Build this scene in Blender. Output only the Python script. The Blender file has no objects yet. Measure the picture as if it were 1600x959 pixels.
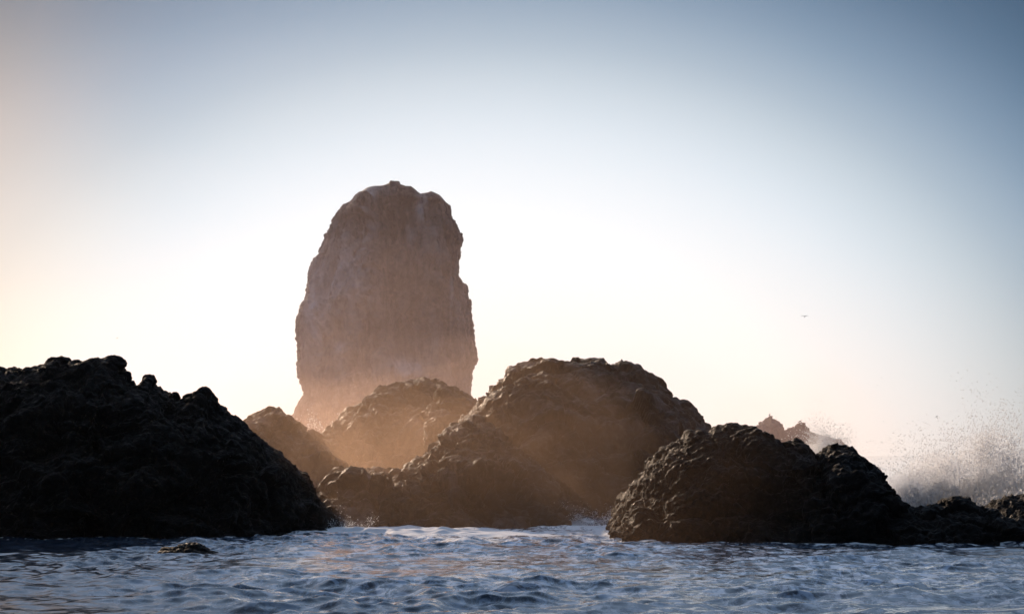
import bpy, math, random
import numpy as np

random.seed(7)
scene = bpy.context.scene
col = scene.collection

# ------------------------------------------------------------------ camera, sky, sun, exposure
CAM_H, FPX, HZ = 3.0, 3111.0, 711.0          # eye height (m), focal length and horizon row in photograph pixels
cam_d = bpy.data.cameras.new('camera')
cam_d.sensor_width = 36.0
cam_d.lens = 70.0
cam_d.shift_y = (HZ - 479.5) / 1600.0
cam_d.clip_start = 0.5
cam_d.clip_end = 40000.0
cam = bpy.data.objects.new('camera', cam_d)
cam.location = (0, 0, CAM_H)
cam.rotation_euler = (math.radians(90), 0, 0)
col.objects.link(cam)
scene.camera = cam

SUN_AZ, SUN_EL = math.radians(-24.0), math.radians(19.0)   # behind the rocks, above the upper left of the picture

world = bpy.data.worlds.new('World')
scene.world = world
world.use_nodes = True
wn, wl = world.node_tree.nodes, world.node_tree.links
wn.clear()
w_out = wn.new('ShaderNodeOutputWorld')
w_bg = wn.new('ShaderNodeBackground')
w_bg.inputs['Strength'].default_value = 0.10
w_sky = wn.new('ShaderNodeTexSky')
w_sky.sky_type = 'NISHITA'
w_sky.sun_disc = False
w_sky.sun_elevation = SUN_EL
w_sky.sun_rotation = SUN_AZ
w_sky.altitude = 0
w_sky.air_density = 1.0
w_sky.dust_density = 1.0
w_sky.ozone_density = 1.0
# colour of the low glow by degrees from its centre on the horizon (wider than it is high)
SKY_GLOW = [(0, (1.18, 1.15, 1.11)), (3, (1.14, 1.12, 1.10)), (5, (1.06, 1.06, 1.05)), (6.5, (.97, .98, .99)), (8.0, (.87, .905, .94)), (9.3, (.74, .81, .87)),
            (10.6, (.57, .65, .71)), (11.7, (.41, .50, .58)), (13.2, (.225, .32, .43)), (15, (.095, .165, .255)), (17, (.036, .075, .13)), (24, (.03, .06, .12)), (60, (.03, .06, .11))]
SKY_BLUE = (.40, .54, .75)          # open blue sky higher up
SKY_WARM = (.36, .19, .03)           # warm light spreading from the sun's side
# hazy coastal sky: milky and bright low down on the sun's side, sinking into slate blue away from it
D2R = math.radians
def ramp(nodes, stops, interp='B_SPLINE'):
    r = nodes.new('ShaderNodeValToRGB')
    r.color_ramp.interpolation = interp
    e = r.color_ramp.elements
    while len(e) < len(stops):
        e.new(0.5)
    for i, (p, c) in enumerate(stops):
        e[i].position = p
        e[i].color = (c[0], c[1], c[2], 1)
    return r
def wmath(op, a, b=None, c=None):
    m = wn.new('ShaderNodeMath'); m.operation = op
    for i, v in enumerate((a, b, c)):
        if v is None: continue
        if isinstance(v, (int, float)): m.inputs[i].default_value = v
        else: wl.new(v, m.inputs[i])
    return m.outputs[0]
def wmix(kind, a, b, fac=1.0):
    m = wn.new('ShaderNodeMix'); m.data_type = 'RGBA'; m.blend_type = kind; m.clamp_result = False
    m.inputs[0].default_value = fac
    wl.new(a, m.inputs[6])
    if isinstance(b, tuple): m.inputs[7].default_value = (*b, 1)
    else: wl.new(b, m.inputs[7])
    return m.outputs[2]
w_tc = wn.new('ShaderNodeTexCoord')
w_sep = wn.new('ShaderNodeSeparateXYZ')
wl.new(w_tc.outputs['Generated'], w_sep.inputs[0])
w_el = wmath('ARCSINE', w_sep.outputs['Z'])
w_az = wmath('ARCTAN2', w_sep.outputs['X'], w_sep.outputs['Y'])
def wstep(src, lo, hi):
    m = wn.new('ShaderNodeMapRange'); m.interpolation_type = 'SMOOTHSTEP'
    m.inputs['From Min'].default_value = D2R(lo); m.inputs['From Max'].default_value = D2R(hi)
    wl.new(src, m.inputs['Value'])
    return m.outputs[0]
def wscale(color, fac):
    m = wn.new('ShaderNodeVectorMath'); m.operation = 'SCALE'
    m.inputs[0].default_value = color; wl.new(fac, m.inputs['Scale'])
    return m.outputs[0]
w_da = wmath('MULTIPLY', wmath('ADD', w_az, D2R(.2)), .73)
w_r = wmath('SQRT', wmath('ADD', wmath('MULTIPLY', w_da, w_da), wmath('MULTIPLY', w_el, w_el)))
w_glow = ramp(wn, [(p / 60, c) for p, c in SKY_GLOW])
wl.new(wmath('MULTIPLY', w_r, 1 / D2R(60.0)), w_glow.inputs[0])
w_hr = ramp(wn, [(0.0, (1.07, .96, .885)), (1.0, (1, 1, 1))], 'EASE')
wl.new(wmath('MULTIPLY', w_el, 1 / D2R(7.5)), w_hr.inputs[0])
w_c = wmix('MULTIPLY', w_glow.outputs[0], w_hr.outputs[0])
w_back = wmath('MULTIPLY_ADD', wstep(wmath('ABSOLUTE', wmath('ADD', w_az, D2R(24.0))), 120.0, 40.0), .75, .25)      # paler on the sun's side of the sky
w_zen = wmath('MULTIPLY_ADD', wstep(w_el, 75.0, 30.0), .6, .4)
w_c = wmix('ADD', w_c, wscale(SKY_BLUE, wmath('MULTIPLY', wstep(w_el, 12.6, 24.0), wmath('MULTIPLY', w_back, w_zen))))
w_side = wmath('MULTIPLY', wstep(w_az, -9.0, -16.5), wstep(w_az, -75.0, -35.0))
w_low = wmath('MULTIPLY_ADD', wstep(w_el, 14.5, 8.0), .82, .18)
w_c = wmix('ADD', w_c, wscale(SKY_WARM, wmath('MULTIPLY', w_side, w_low)))
w_c = wmix('MULTIPLY', w_c, (9.6, 9.6, 9.6))
w_n = wmix('MULTIPLY', w_sky.outputs[0], (.05, .06, .08))
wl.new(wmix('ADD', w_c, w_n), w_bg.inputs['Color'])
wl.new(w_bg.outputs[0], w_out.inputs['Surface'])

sun_d = bpy.data.lights.new('sun', 'SUN')
sun_d.energy = 5.0
sun_d.angle = math.radians(0.5)
sun_d.color = (1.0, 0.74, 0.52)
sun = bpy.data.objects.new('sun', sun_d)
sx, sy, sz = math.sin(SUN_AZ) * math.cos(SUN_EL), math.cos(SUN_AZ) * math.cos(SUN_EL), math.sin(SUN_EL)
from mathutils import Vector
sun.rotation_euler = Vector((-sx, -sy, -sz)).to_track_quat('-Z', 'Y').to_euler()
sun.location = (sx * 300, sy * 300, sz * 300)
col.objects.link(sun)

scene.view_settings.view_transform = 'Standard'
scene.view_settings.look = 'None'
scene.view_settings.gamma = 1.0
scene.view_settings.use_curve_mapping = False
scene.view_settings.exposure = 0.0
scene.render.engine = 'CYCLES'
cy = scene.cycles
cy.use_denoising = True
cy.max_bounces = 6
cy.diffuse_bounces = 2
cy.glossy_bounces = 3
cy.transmission_bounces = 4
cy.volume_bounces = 5
cy.transparent_max_bounces = 24
cy.sample_clamp_indirect = 4.0
cy.caustics_reflective = False
cy.caustics_refractive = False

# ------------------------------------------------------------------ numpy noise
_rng = np.random.RandomState(11)
_P = np.concatenate([_rng.permutation(256)] * 3).astype(np.int64)
_G = _rng.normal(size=(256, 3)); _G /= np.linalg.norm(_G, axis=1)[:, None]

def pnoise(p, seed=0):
    p = p + np.array([17.13, 5.71, 9.37]) * (seed + 1)
    i = np.floor(p).astype(np.int64)
    f = p - i
    u = f * f * f * (f * (f * 6 - 15) + 10)
    i &= 255
    out = 0
    for dx in (0, 1):
        wx = u[:, 0] if dx else 1 - u[:, 0]
        for dy in (0, 1):
            wy = u[:, 1] if dy else 1 - u[:, 1]
            for dz in (0, 1):
                wz = u[:, 2] if dz else 1 - u[:, 2]
                h = _P[_P[_P[(i[:, 0] + dx) & 255] + ((i[:, 1] + dy) & 255)] + ((i[:, 2] + dz) & 255)]
                g = _G[h]
                d = g[:, 0] * (f[:, 0] - dx) + g[:, 1] * (f[:, 1] - dy) + g[:, 2] * (f[:, 2] - dz)
                out = out + wx * wy * wz * d
    return out * 1.5

def fbm(p, oct=4, seed=0, gain=0.5):
    a, s, o = 1.0, 0.0, 0.0
    for k in range(oct):
        s = s + a * pnoise(p * (2.03 ** k), seed + k); o += a; a *= gain
    return s / o

def ridged(p, oct=3, seed=0):
    a, s, o = 1.0, 0.0, 0.0
    for k in range(oct):
        s = s + a * (1 - 2 * np.abs(pnoise(p * (2.03 ** k), seed + k))); o += a; a *= 0.5
    return s / o - .5

def worley(p, seed=0):
    p = p + 31.7 * (seed + 1)
    i = np.floor(p).astype(np.int64)
    best = np.full(len(p), 9.0)
    for dx in (-1, 0, 1):
        for dy in (-1, 0, 1):
            for dz in (-1, 0, 1):
                c = i + np.array([dx, dy, dz])
                h = _P[_P[_P[c[:, 0] & 255] + (c[:, 1] & 255)] + (c[:, 2] & 255)]
                q = c + 0.5 + 0.45 * _G[h] - p
                best = np.minimum(best, (q * q).sum(1))
    return np.sqrt(best)

def blocks(p, seed=0):
    """broken rock: every cell of a jittered lattice is a block standing at its own height, with creases between"""
    p = p + 13.9 * (seed + 1)
    i = np.floor(p).astype(np.int64)
    b1 = np.full(len(p), 9.0); b2 = np.full(len(p), 9.0); val = np.zeros(len(p)); tilt = np.zeros((len(p), 3)); off = np.zeros((len(p), 3))
    for dx in (-1, 0, 1):
        for dy in (-1, 0, 1):
            for dz in (-1, 0, 1):
                c = i + np.array([dx, dy, dz])
                h = _P[_P[_P[c[:, 0] & 255] + (c[:, 1] & 255)] + (c[:, 2] & 255)]
                q = p - (c + 0.5 + 0.42 * _G[h])
                d = (q * q).sum(1)
                near = d < b1
                b2 = np.where(near, b1, np.minimum(b2, d)); b1 = np.where(near, d, b1)
                val = np.where(near, h / 255.0 - .5, val)
                tilt[near] = _G[(h[near] + 91) & 255]; off[near] = q[near]
    crease = np.clip((np.sqrt(b2) - np.sqrt(b1)) / .16, 0, 1)
    return val + .9 * (tilt * off).sum(1) - .35 * (1 - crease)

# ------------------------------------------------------------------ mesh helpers
def px2w(px, py, y):
    return ((px - 800.0) / FPX * y, y, CAM_H - (py - HZ) / FPX * y)

def make_mesh(name, verts, faces, smooth=True):
    """faces: (n,k) int array, k = 3 or 4"""
    me = bpy.data.meshes.new(name)
    verts = np.asarray(verts, dtype=np.float32); faces = np.asarray(faces, dtype=np.int32)
    n, k = faces.shape
    me.vertices.add(len(verts)); me.vertices.foreach_set('co', verts.ravel())
    me.loops.add(n * k); me.loops.foreach_set('vertex_index', faces.ravel())
    me.polygons.add(n)
    me.polygons.foreach_set('loop_start', np.arange(0, n * k, k, dtype=np.int32))
    if smooth:
        me.polygons.foreach_set('use_smooth', np.ones(n, dtype=bool))
    me.update(calc_edges=True)
    return me

def link(name, me, mat=None, parent=None):
    o = bpy.data.objects.new(name, me)
    col.objects.link(o)
    if mat is not None:
        me.materials.append(mat)
    if parent is not None:
        o.parent = parent
    return o

def tag(o, label=None, cat=None, group=None, kind=None):
    if label: o['label'] = label
    if cat: o['category'] = cat
    if group: o['group'] = group
    if kind: o['kind'] = kind
    return o

def grid_faces(nu, nv, wrap_u=False):
    iu = np.arange(nu if wrap_u else nu - 1); iv = np.arange(nv - 1)
    a, b = np.meshgrid(iu, iv, indexing='ij')
    a2 = (a + 1) % nu
    return np.stack([a * nv + b, a2 * nv + b, a2 * nv + b + 1, a * nv + b + 1], -1).reshape(-1, 4)

def grid_normals(P, wrap_u=False):
    if wrap_u:
        du = np.roll(P, -1, 0) - np.roll(P, 1, 0)
    else:
        du = np.gradient(P, axis=0)
    dv = np.gradient(P, axis=1)
    n = np.cross(du, dv)
    l = np.linalg.norm(n, axis=-1, keepdims=True)
    return n / np.maximum(l, 1e-9)

# ------------------------------------------------------------------ materials
def nmat(name):
    m = bpy.data.materials.new(name); m.use_nodes = True
    nt = m.node_tree
    return m, nt.nodes, nt.links, nt.nodes['Principled BSDF']

def rock_material(name, dark, light, rough=(0.35, 0.8), scale=1.0, bump=0.6, stain=None, spec=.2, pebble=.6, streak=False):
    m, n, l, b = nmat(name)
    tc = n.new('ShaderNodeTexCoord')
    no = n.new('ShaderNodeTexNoise'); no.inputs['Scale'].default_value = 0.9 * scale
    no.inputs['Detail'].default_value = 9; no.inputs['Roughness'].default_value = 0.65
    l.new(tc.outputs['Object'], no.inputs['Vector'])
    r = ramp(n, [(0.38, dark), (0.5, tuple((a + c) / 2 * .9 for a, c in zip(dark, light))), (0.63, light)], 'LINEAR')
    l.new(no.outputs['Fac'], r.inputs[0])
    colour = r.outputs[0]
    if streak:                                   # dark weather streaks running down the face
        mk = n.new('ShaderNodeMapping'); mk.inputs['Scale'].default_value = (.75, .75, .10)
        l.new(tc.outputs['Object'], mk.inputs['Vector'])
        nk = n.new('ShaderNodeTexNoise'); nk.inputs['Scale'].default_value = 1.0; nk.inputs['Detail'].default_value = 7; nk.inputs['Roughness'].default_value = .7
        l.new(mk.outputs[0], nk.inputs['Vector'])
        rk = ramp(n, [(.42, (.10, .09, .09)), (.55, (1, 1, 1))], 'LINEAR'); l.new(nk.outputs['Fac'], rk.inputs[0])
        mk2 = n.new('ShaderNodeMix'); mk2.data_type = 'RGBA'; mk2.blend_type = 'MULTIPLY'; mk2.inputs[0].default_value = 1.0
        l.new(colour, mk2.inputs[6]); l.new(rk.outputs[0], mk2.inputs[7]); colour = mk2.outputs[2]
    if stain:
        mp = n.new('ShaderNodeMapping'); mp.inputs['Scale'].default_value = stain['scale']
        l.new(tc.outputs['Object'], mp.inputs['Vector'])
        ns = n.new('ShaderNodeTexNoise'); ns.inputs['Scale'].default_value = 1.0
        ns.inputs['Detail'].default_value = 8; ns.inputs['Roughness'].default_value = 0.62
        ns.inputs['Distortion'].default_value = 0.6
        l.new(mp.outputs[0], ns.inputs['Vector'])
        rs = ramp(n, [(stain['lo'], (0, 0, 0)), (stain['hi'], (1, 1, 1))], 'LINEAR')
        l.new(ns.outputs['Fac'], rs.inputs[0])
        fac = rs.outputs[0]
        if 'attr' in stain:
            at = n.new('ShaderNodeAttribute'); at.attribute_name = stain['attr']
            mm = n.new('ShaderNodeMath'); mm.operation = 'MULTIPLY'
            l.new(fac, mm.inputs[0]); l.new(at.outputs['Fac'], mm.inputs[1]); fac = mm.outputs[0]
        mx = n.new('ShaderNodeMix'); mx.data_type = 'RGBA'
        l.new(fac, mx.inputs[0]); l.new(colour, mx.inputs[6])
        mx.inputs[7].default_value = (*stain['color'], 1)
        colour = mx.outputs[2]
    l.new(colour, b.inputs['Base Color'])
    n2 = n.new('ShaderNodeTexNoise'); n2.inputs['Scale'].default_value = 5 * scale; n2.inputs['Detail'].default_value = 6
    l.new(tc.outputs['Object'], n2.inputs['Vector'])
    mr = n.new('ShaderNodeMapRange')
    mr.inputs['From Min'].default_value = .3; mr.inputs['From Max'].default_value = .7
    mr.inputs['To Min'].default_value = rough[0]; mr.inputs['To Max'].default_value = rough[1]
    l.new(n2.outputs['Fac'], mr.inputs['Value']); l.new(mr.outputs[0], b.inputs['Roughness'])
    vo = n.new('ShaderNodeTexVoronoi'); vo.inputs['Scale'].default_value = 9 * scale
    l.new(tc.outputs['Object'], vo.inputs['Vector'])
    n3 = n.new('ShaderNodeTexNoise'); n3.inputs['Scale'].default_value = 14 * scale; n3.inputs['Detail'].default_value = 8
    n3.inputs['Roughness'].default_value = 0.7
    l.new(tc.outputs['Object'], n3.inputs['Vector'])
    ad = n.new('ShaderNodeMath'); ad.operation = 'MULTIPLY_ADD'; ad.inputs[1].default_value = -pebble
    l.new(vo.outputs['Distance'], ad.inputs[0]); l.new(n3.outputs['Fac'], ad.inputs[2])
    bp = n.new('ShaderNodeBump'); bp.inputs['Strength'].default_value = bump; bp.inputs['Distance'].default_value = 0.12 / scale
    l.new(ad.outputs[0], bp.inputs['Height']); l.new(bp.outputs[0], b.inputs['Normal'])
    b.inputs['Specular IOR Level'].default_value = spec
    return m

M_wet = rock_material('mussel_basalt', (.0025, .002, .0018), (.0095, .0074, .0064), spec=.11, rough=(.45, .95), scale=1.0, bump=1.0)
M_mid = rock_material('damp_basalt', (.010, .008, .007), (.045, .034, .029), pebble=.2, rough=(.4, .9), scale=.8, bump=1.0,
                      stain=dict(scale=(.35, .35, .22), lo=.53, hi=.64, color=(.11, .09, .085)))
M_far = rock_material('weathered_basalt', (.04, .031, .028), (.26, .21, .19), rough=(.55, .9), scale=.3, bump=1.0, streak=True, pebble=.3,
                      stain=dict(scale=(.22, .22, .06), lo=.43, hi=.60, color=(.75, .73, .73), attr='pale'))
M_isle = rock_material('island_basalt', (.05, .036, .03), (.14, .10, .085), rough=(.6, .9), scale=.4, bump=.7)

def volume_material(name, color, density, aniso):
    m = bpy.data.materials.new(name); m.use_nodes = True
    n, l = m.node_tree.nodes, m.node_tree.links
    n.clear()
    o = n.new('ShaderNodeOutputMaterial'); v = n.new('ShaderNodeVolumePrincipled')
    v.inputs['Color'].default_value = (*color, 1)
    v.inputs['Density'].default_value = density
    v.inputs['Anisotropy'].default_value = aniso
    l.new(v.outputs[0], o.inputs['Volume'])
    return m

# ------------------------------------------------------------------ rock builders
WATERLINE = []          # points where rock meets sea, used to lay foam

def resample(pts, step):
    pts = np.asarray(pts, float)
    seg = np.linalg.norm(np.diff(pts, axis=0), axis=1)
    s = np.concatenate([[0], np.cumsum(seg)])
    n = max(8, int(s[-1] / step))
    t = np.linspace(0, s[-1], n)
    return np.stack([np.interp(t, s, pts[:, k]) for k in range(pts.shape[1])], 1)

def mound(name, sky, D, front, back, mat, label, step=0.06, power=1.8, zb=-1.3, big=0.5, mid=0.2, fine=0.06,
          cob=0.05, scale=1.0, seed=0, cat='rock', group=None, strata=0.0, block=.22):
    """a rock whose crest follows the outline `sky` (photograph pixels) at distance D (number or px->m),
    with real depth `front` towards the camera and `back` behind."""
    Df = D if callable(D) else (lambda px: D + 0 * px)
    sky = np.asarray(sky, float)
    y = Df(sky[:, 0])
    crest = np.stack([(sky[:, 0] - 800) / FPX * y, y, CAM_H - (sky[:, 1] - HZ) / FPX * y], 1)
    crest = resample(crest, step)
    zt = np.maximum(crest[:, 2], zb + 0.02)
    h = zt - zb
    hm = 0.55 * h.max()
    k = 9                                                     # soften the depth along the crest
    tap = np.minimum(1, (h / hm)) ** 0.75
    pad = np.pad(tap, k, mode='edge'); tap_s = np.convolve(pad, np.ones(2 * k + 1) / (2 * k + 1), 'valid')
    tap = np.minimum(tap, tap_s) * 0.5 + tap_s * 0.5
    nf = max(10, int((front * 0.8 + h.max()) / step)); nb = max(8, int((back + h.max()) / (step * 2.5)))
    a = np.concatenate([np.linspace(0, math.pi / 2, nf), math.pi / 2 + np.linspace(0, math.pi / 2, nb)[1:]])
    ca, sa = np.cos(a), np.sin(a)
    off = np.sign(ca) * np.abs(ca) ** (2 / power)              # +1 front base ... -1 back base
    zz = np.abs(sa) ** (2 / power)
    w = (zz ** 6)                                              # near the crest
    dep = np.where(off > 0, front, back)
    P = np.zeros((len(crest), len(a), 3))
    P[..., 0] = crest[:, None, 0]
    P[..., 1] = crest[:, None, 1] - off[None] * dep[None] * tap[:, None]
    # small teeth of the crest belong to the crest alone; the slopes follow a smoothed line a little lower
    kk = max(2, int(.9 * scale / step))
    def box(v):
        return np.convolve(np.pad(v, kk, mode='edge'), np.ones(2 * kk + 1) / (2 * kk + 1), 'valid')
    hs = np.minimum(box(box(h)), h + .1) - np.minimum(.12 * scale, .1 * h)
    wc = zz[None] ** 26
    P[..., 2] = zb + (h[:, None] * wc + hs[:, None] * (1 - wc)) * zz[None]
    N = grid_normals(P)
    N = -N if N[:, 1:nf // 2, 1].mean() > 0 else N
    q = P.reshape(-1, 3)
    wv = np.broadcast_to(w, P.shape[:2]).reshape(-1)
    s = 1.0 / scale
    warp = np.stack([pnoise(q * .5 * s, seed + 40 + j) for j in range(3)], 1) * .5 * scale
    qq = q + warp
    d = big * (1 - .78 * wv) * (ridged(qq * .30 * s, 2, seed) * .7 + fbm(qq * .55 * s, 2, seed + 3))
    d += mid * (1 - .45 * wv) * (ridged(qq * 1.1 * s, 3, seed + 7) - .05)
    d += fine * fbm(qq * 4.2 * s, 3, seed + 11) * 1.6
    d += 1.3 * block * (1 - .8 * wv) * blocks(qq * np.array([.26, .26, .40]) * s, seed + 4)
    d += block * (1 - .5 * wv) * blocks(qq * np.array([.55, .55, .8]) * s, seed + 5)
    d += .45 * block * blocks(qq * np.array([1.5, 1.5, 2.1]) * s, seed + 6)
    if cob > 0:
        d += cob * (0.55 - worley(q * 3.3 * s, seed + 2)) * 1.6
    if strata > 0:
        d += strata * (np.abs(pnoise(np.stack([qq[:, 0] * .25, qq[:, 1] * .25, qq[:, 2] * 1.6], 1) * s, seed + 21)) - .2)
    taper = np.repeat(np.minimum(1, h / 1.2), len(a))
    q = q + N.reshape(-1, 3) * (d * taper)[:, None]
    me = make_mesh(name, q, grid_faces(len(crest), len(a)))
    o = link(name, me, mat)
    tag(o, label, cat, group)
    near = np.abs(q[:, 2]) < (.12 if zb < -1 else 0)
    WATERLINE.append(q[near][:, :2])
    return o

def boulder_mesh(name, r, squash=(1, 1, 1), seed=0, n=28):
    th = np.linspace(0, 2 * math.pi, n * 2, endpoint=False); ph = np.linspace(0, math.pi, n)
    T, F = np.meshgrid(th, ph, indexing='ij')
    P = np.stack([np.cos(T) * np.sin(F), np.sin(T) * np.sin(F), np.cos(F)], -1)
    q = P.reshape(-1, 3)
    d = 1 + .28 * pnoise(q * 1.3, seed) + .16 * ridged(q * 2.2, 2, seed + 4) + .07 * fbm(q * 6, 2, seed + 8)
    q = q * d[:, None] * r * np.array(squash)
    return make_mesh(name, q, grid_faces(len(th), len(ph), True)[:, ::-1])

# ------------------------------------------------------------------ the rocks
# needle-shaped sea stack
def needle():
    Dn = 250.0
    L = np.array([(548, 318), (535, 323), (530, 331), (522, 343), (516, 355), (514, 365), (508, 376), (505, 386), (500, 396),
                  (493, 406), (489, 418), (484, 430), (482, 441), (479, 455), (475, 468), (469, 478), (466, 490), (464, 505),
                  (463, 532), (466, 545), (467, 560), (464, 578), (468, 592), (473, 603), (477, 613), (474, 622), (468, 632),
                  (461, 645), (453, 657), (446, 675), (440, 700), (434, 780)], float)
    R = np.array([(699, 318), (703, 330), (707, 341), (716, 356), (720, 368), (722, 377), (718, 388), (719, 400), (716, 410),
                  (717, 430), (724, 441), (730, 447), (733, 460), (735, 485), (738, 505), (740, 525), (743, 550), (745, 561),
                  (740, 575), (736, 581), (736, 600), (735, 618), (734, 640), (737, 680), (742, 780)], float)
    T = np.array([(548, 318), (551, 313), (556, 309), (561, 300), (568, 297), (577, 294), (588, 294), (600, 295), (611, 292), (613, 288),
                  (625, 289), (627, 294), (636, 296), (644, 296), (652, 302), (659, 307), (670, 303), (674, 300), (688, 301),
                  (694, 305), (696, 311), (699, 318)], float)
    zof = lambda py: CAM_H - (py - HZ) / FPX * Dn
    xof = lambda px: (px - 800) / FPX * Dn
    nz, nt = 270, 440
    zs = np.linspace(-2.0, zof(318), nz)
    xl = np.interp(zs, zof(L[::-1, 1]), xof(L[::-1, 0])); xr = np.interp(zs, zof(R[::-1, 1]), xof(R[::-1, 0]))
    c = (xl + xr) / 2; w = (xr - xl) / 2
    cs = np.interp(zs, [zs[0], zs[-1]], [c[0], c[-1]])
    bdep = np.interp(zs, [-2, 8, 20, zs[-1]], [10.0, 9.2, 8.2, 5.2])
    th = np.linspace(0, 2 * math.pi, nt, endpoint=False)
    ct, st = np.cos(th), np.sin(th)
    p = 2 / 2.5
    ex, ey = np.sign(ct) * np.abs(ct) ** p, np.sign(st) * np.abs(st) ** p
    P = np.zeros((nt, nz, 3))
    P[..., 0] = c[None] + ex[:, None] * w[None]
    P[..., 1] = Dn + ey[:, None] * bdep[None]
    P[..., 2] = zs[None]
    rr = np.linspace(1, 0.01, 46)[1:]
    C = np.zeros((nt, len(rr), 3))
    C[..., 0] = c[-1] + ex[:, None] * w[-1] * rr[None]
    C[..., 1] = Dn + ey[:, None] * bdep[-1] * rr[None]
    topz = np.interp(C[..., 0], xof(T[:, 0]), zof(T[:, 1]))
    C[..., 2] = zs[-1] + (topz - zs[-1]) * (1 - (rr[None] ** 7))
    P = np.concatenate([P, C], 1)
    nv = P.shape[1]
    q = P.reshape(-1, 3)
    N = grid_normals(P, True)
    if (N[nt * 3 // 4, 40:200, 1]).mean() > 0: N = -N
    edge = np.repeat(np.abs(ex)[:, None], nv, 1).reshape(-1)      # 1 at the two sides, 0 facing us
    keep = 1 - .95 * edge ** 3
    cap = np.concatenate([np.zeros(nz), np.ones(len(rr))])[None].repeat(nt, 0).reshape(-1)
    warp = np.stack([pnoise(q * .16, 50 + j) for j in range(3)], 1) * 1.6
    qq = q + warp
    st3 = lambda f, fz: qq * np.array([f, f, fz])
    d = 1.5 * keep * ridged(st3(.11, .035), 2, 3)                 # tall ribs and chimneys
    d += .8 * keep * (fbm(st3(.25, .12), 3, 9) * 1.6)
    d += .55 * (ridged(st3(.55, .28), 3, 14) + .1) * (.18 + .82 * keep)
    d += .30 * (.5 + .5 * keep) * (ridged(st3(1.3, .9), 2, 17))
    d += .30 * (.6 + .4 * keep) * fbm(st3(2.8, 2.4), 2, 18)
    d += .36 * (.4 + .6 * keep) * (0.5 - worley(q * np.array([.9, .9, .6]), 5))
    d += (.10 + .9 * keep) * blocks(st3(.22, .10), 31) + (.22 + .3 * keep) * blocks(st3(.55, .32), 32)
    d += .16 * ridged(st3(2.0, 1.4), 2, 35) + .16 * edge ** 3 * blocks(q * np.array([.9, .9, .7]), 37)
    # the deep recess running down right of the lighter left-hand buttress
    xc = np.interp(q[:, 2], [0, 15, 30, 38], [xof(640), xof(615), xof(597), xof(590)])
    u = q[:, 0] - xc
    d += np.where(q[:, 1] < Dn, 1.1 * np.exp(-(u / 1.6 + .6) ** 2) - 1.3 * np.exp(-((u - 2.2) / 2.6) ** 2), 0) * (1 - cap)
    d = np.where(cap > 0, d * .09, d - (d[cap == 0].mean() + .12) * (.4 + .6 * edge))
    q = q + N.reshape(-1, 3) * d[:, None]
    me = make_mesh('needle_sea_stack', q, grid_faces(nt, nv, True))
    # paler rock on the left buttress; gulls whiten a ledge low down and the notch at the top right
    g = np.zeros(len(q))
    pxv = q[:, 0] / q[:, 1] * FPX + 800; pyv = HZ - (q[:, 2] - CAM_H) / q[:, 1] * FPX
    zv, xv = q[:, 2], q[:, 0]
    def spot(cx, cy, rx, ry, amt):
        X, Z = xof(cx), zof(cy); rX, rZ = rx / FPX * Dn, ry / FPX * Dn
        return amt * np.exp(-((xv - X) / rX) ** 2 - ((zv - Z) / rZ) ** 2)
    g += spot(530, 430, 42, 80, 1.0) + spot(575, 400, 15, 95, .8) + spot(497, 510, 20, 70, .8)
    g += spot(640, 580, 34, 13, 1.6) + spot(536, 548, 16, 8, .9) + spot(540, 575, 8, 18, .6)
    g += spot(663, 330, 9, 28, .9) + spot(690, 385, 25, 22, .5) + spot(707, 470, 2.2, 30, 1.2) + spot(710, 390, 14, 14, .5)
    g += spot(645, 375, 6, 18, .5) + spot(690, 545, 14, 40, .5) + spot(580, 310, 22, 14, .5) + spot(725, 500, 9, 60, .4) + .05
    at = me.attributes.new('pale', 'FLOAT', 'POINT'); at.data.foreach_set('value', np.clip(g * .9, 0, 1.4).astype(np.float32))
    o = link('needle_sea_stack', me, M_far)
    tag(o, 'tall blunt-topped needle of pale brown rock rising behind all the others', 'sea stack')
    WATERLINE.append(q[np.abs(q[:, 2]) < .12][:, :2])
needle()

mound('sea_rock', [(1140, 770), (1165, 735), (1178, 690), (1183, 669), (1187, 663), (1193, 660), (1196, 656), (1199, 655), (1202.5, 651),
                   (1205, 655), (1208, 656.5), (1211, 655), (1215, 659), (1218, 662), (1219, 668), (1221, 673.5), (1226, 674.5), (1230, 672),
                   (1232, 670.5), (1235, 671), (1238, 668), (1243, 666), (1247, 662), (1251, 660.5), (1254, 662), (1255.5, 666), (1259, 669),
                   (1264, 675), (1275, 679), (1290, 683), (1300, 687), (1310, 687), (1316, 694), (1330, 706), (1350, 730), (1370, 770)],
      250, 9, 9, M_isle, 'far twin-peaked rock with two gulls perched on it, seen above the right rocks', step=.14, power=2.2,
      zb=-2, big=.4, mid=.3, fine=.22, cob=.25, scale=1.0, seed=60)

mound('sea_rock', [(430, 800), (450, 735), (470, 704), (488, 683), (497, 675), (504, 671), (516, 661), (530, 655), (538, 648), (546, 639), (553, 637),
                   (563, 631), (573, 626), (574, 621), (573, 617), (579, 612), (588, 604), (595, 601), (604, 603), (612, 602), (619, 604),
                   (627, 599), (638, 596), (646, 594), (651, 595), (659, 592), (668, 594), (676, 599), (684, 603), (690, 602), (702, 609),
                   (716, 615), (730, 621), (745, 627), (765, 645), (800, 700), (840, 790)],
      120, 12, 12, M_mid, 'hazy brown rock with a jagged crest directly in front of the needle', step=.09, big=.8, mid=.34, fine=.10, cob=.025,
      scale=1.5, seed=20, power=1.7, block=.46, strata=.4)

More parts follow.
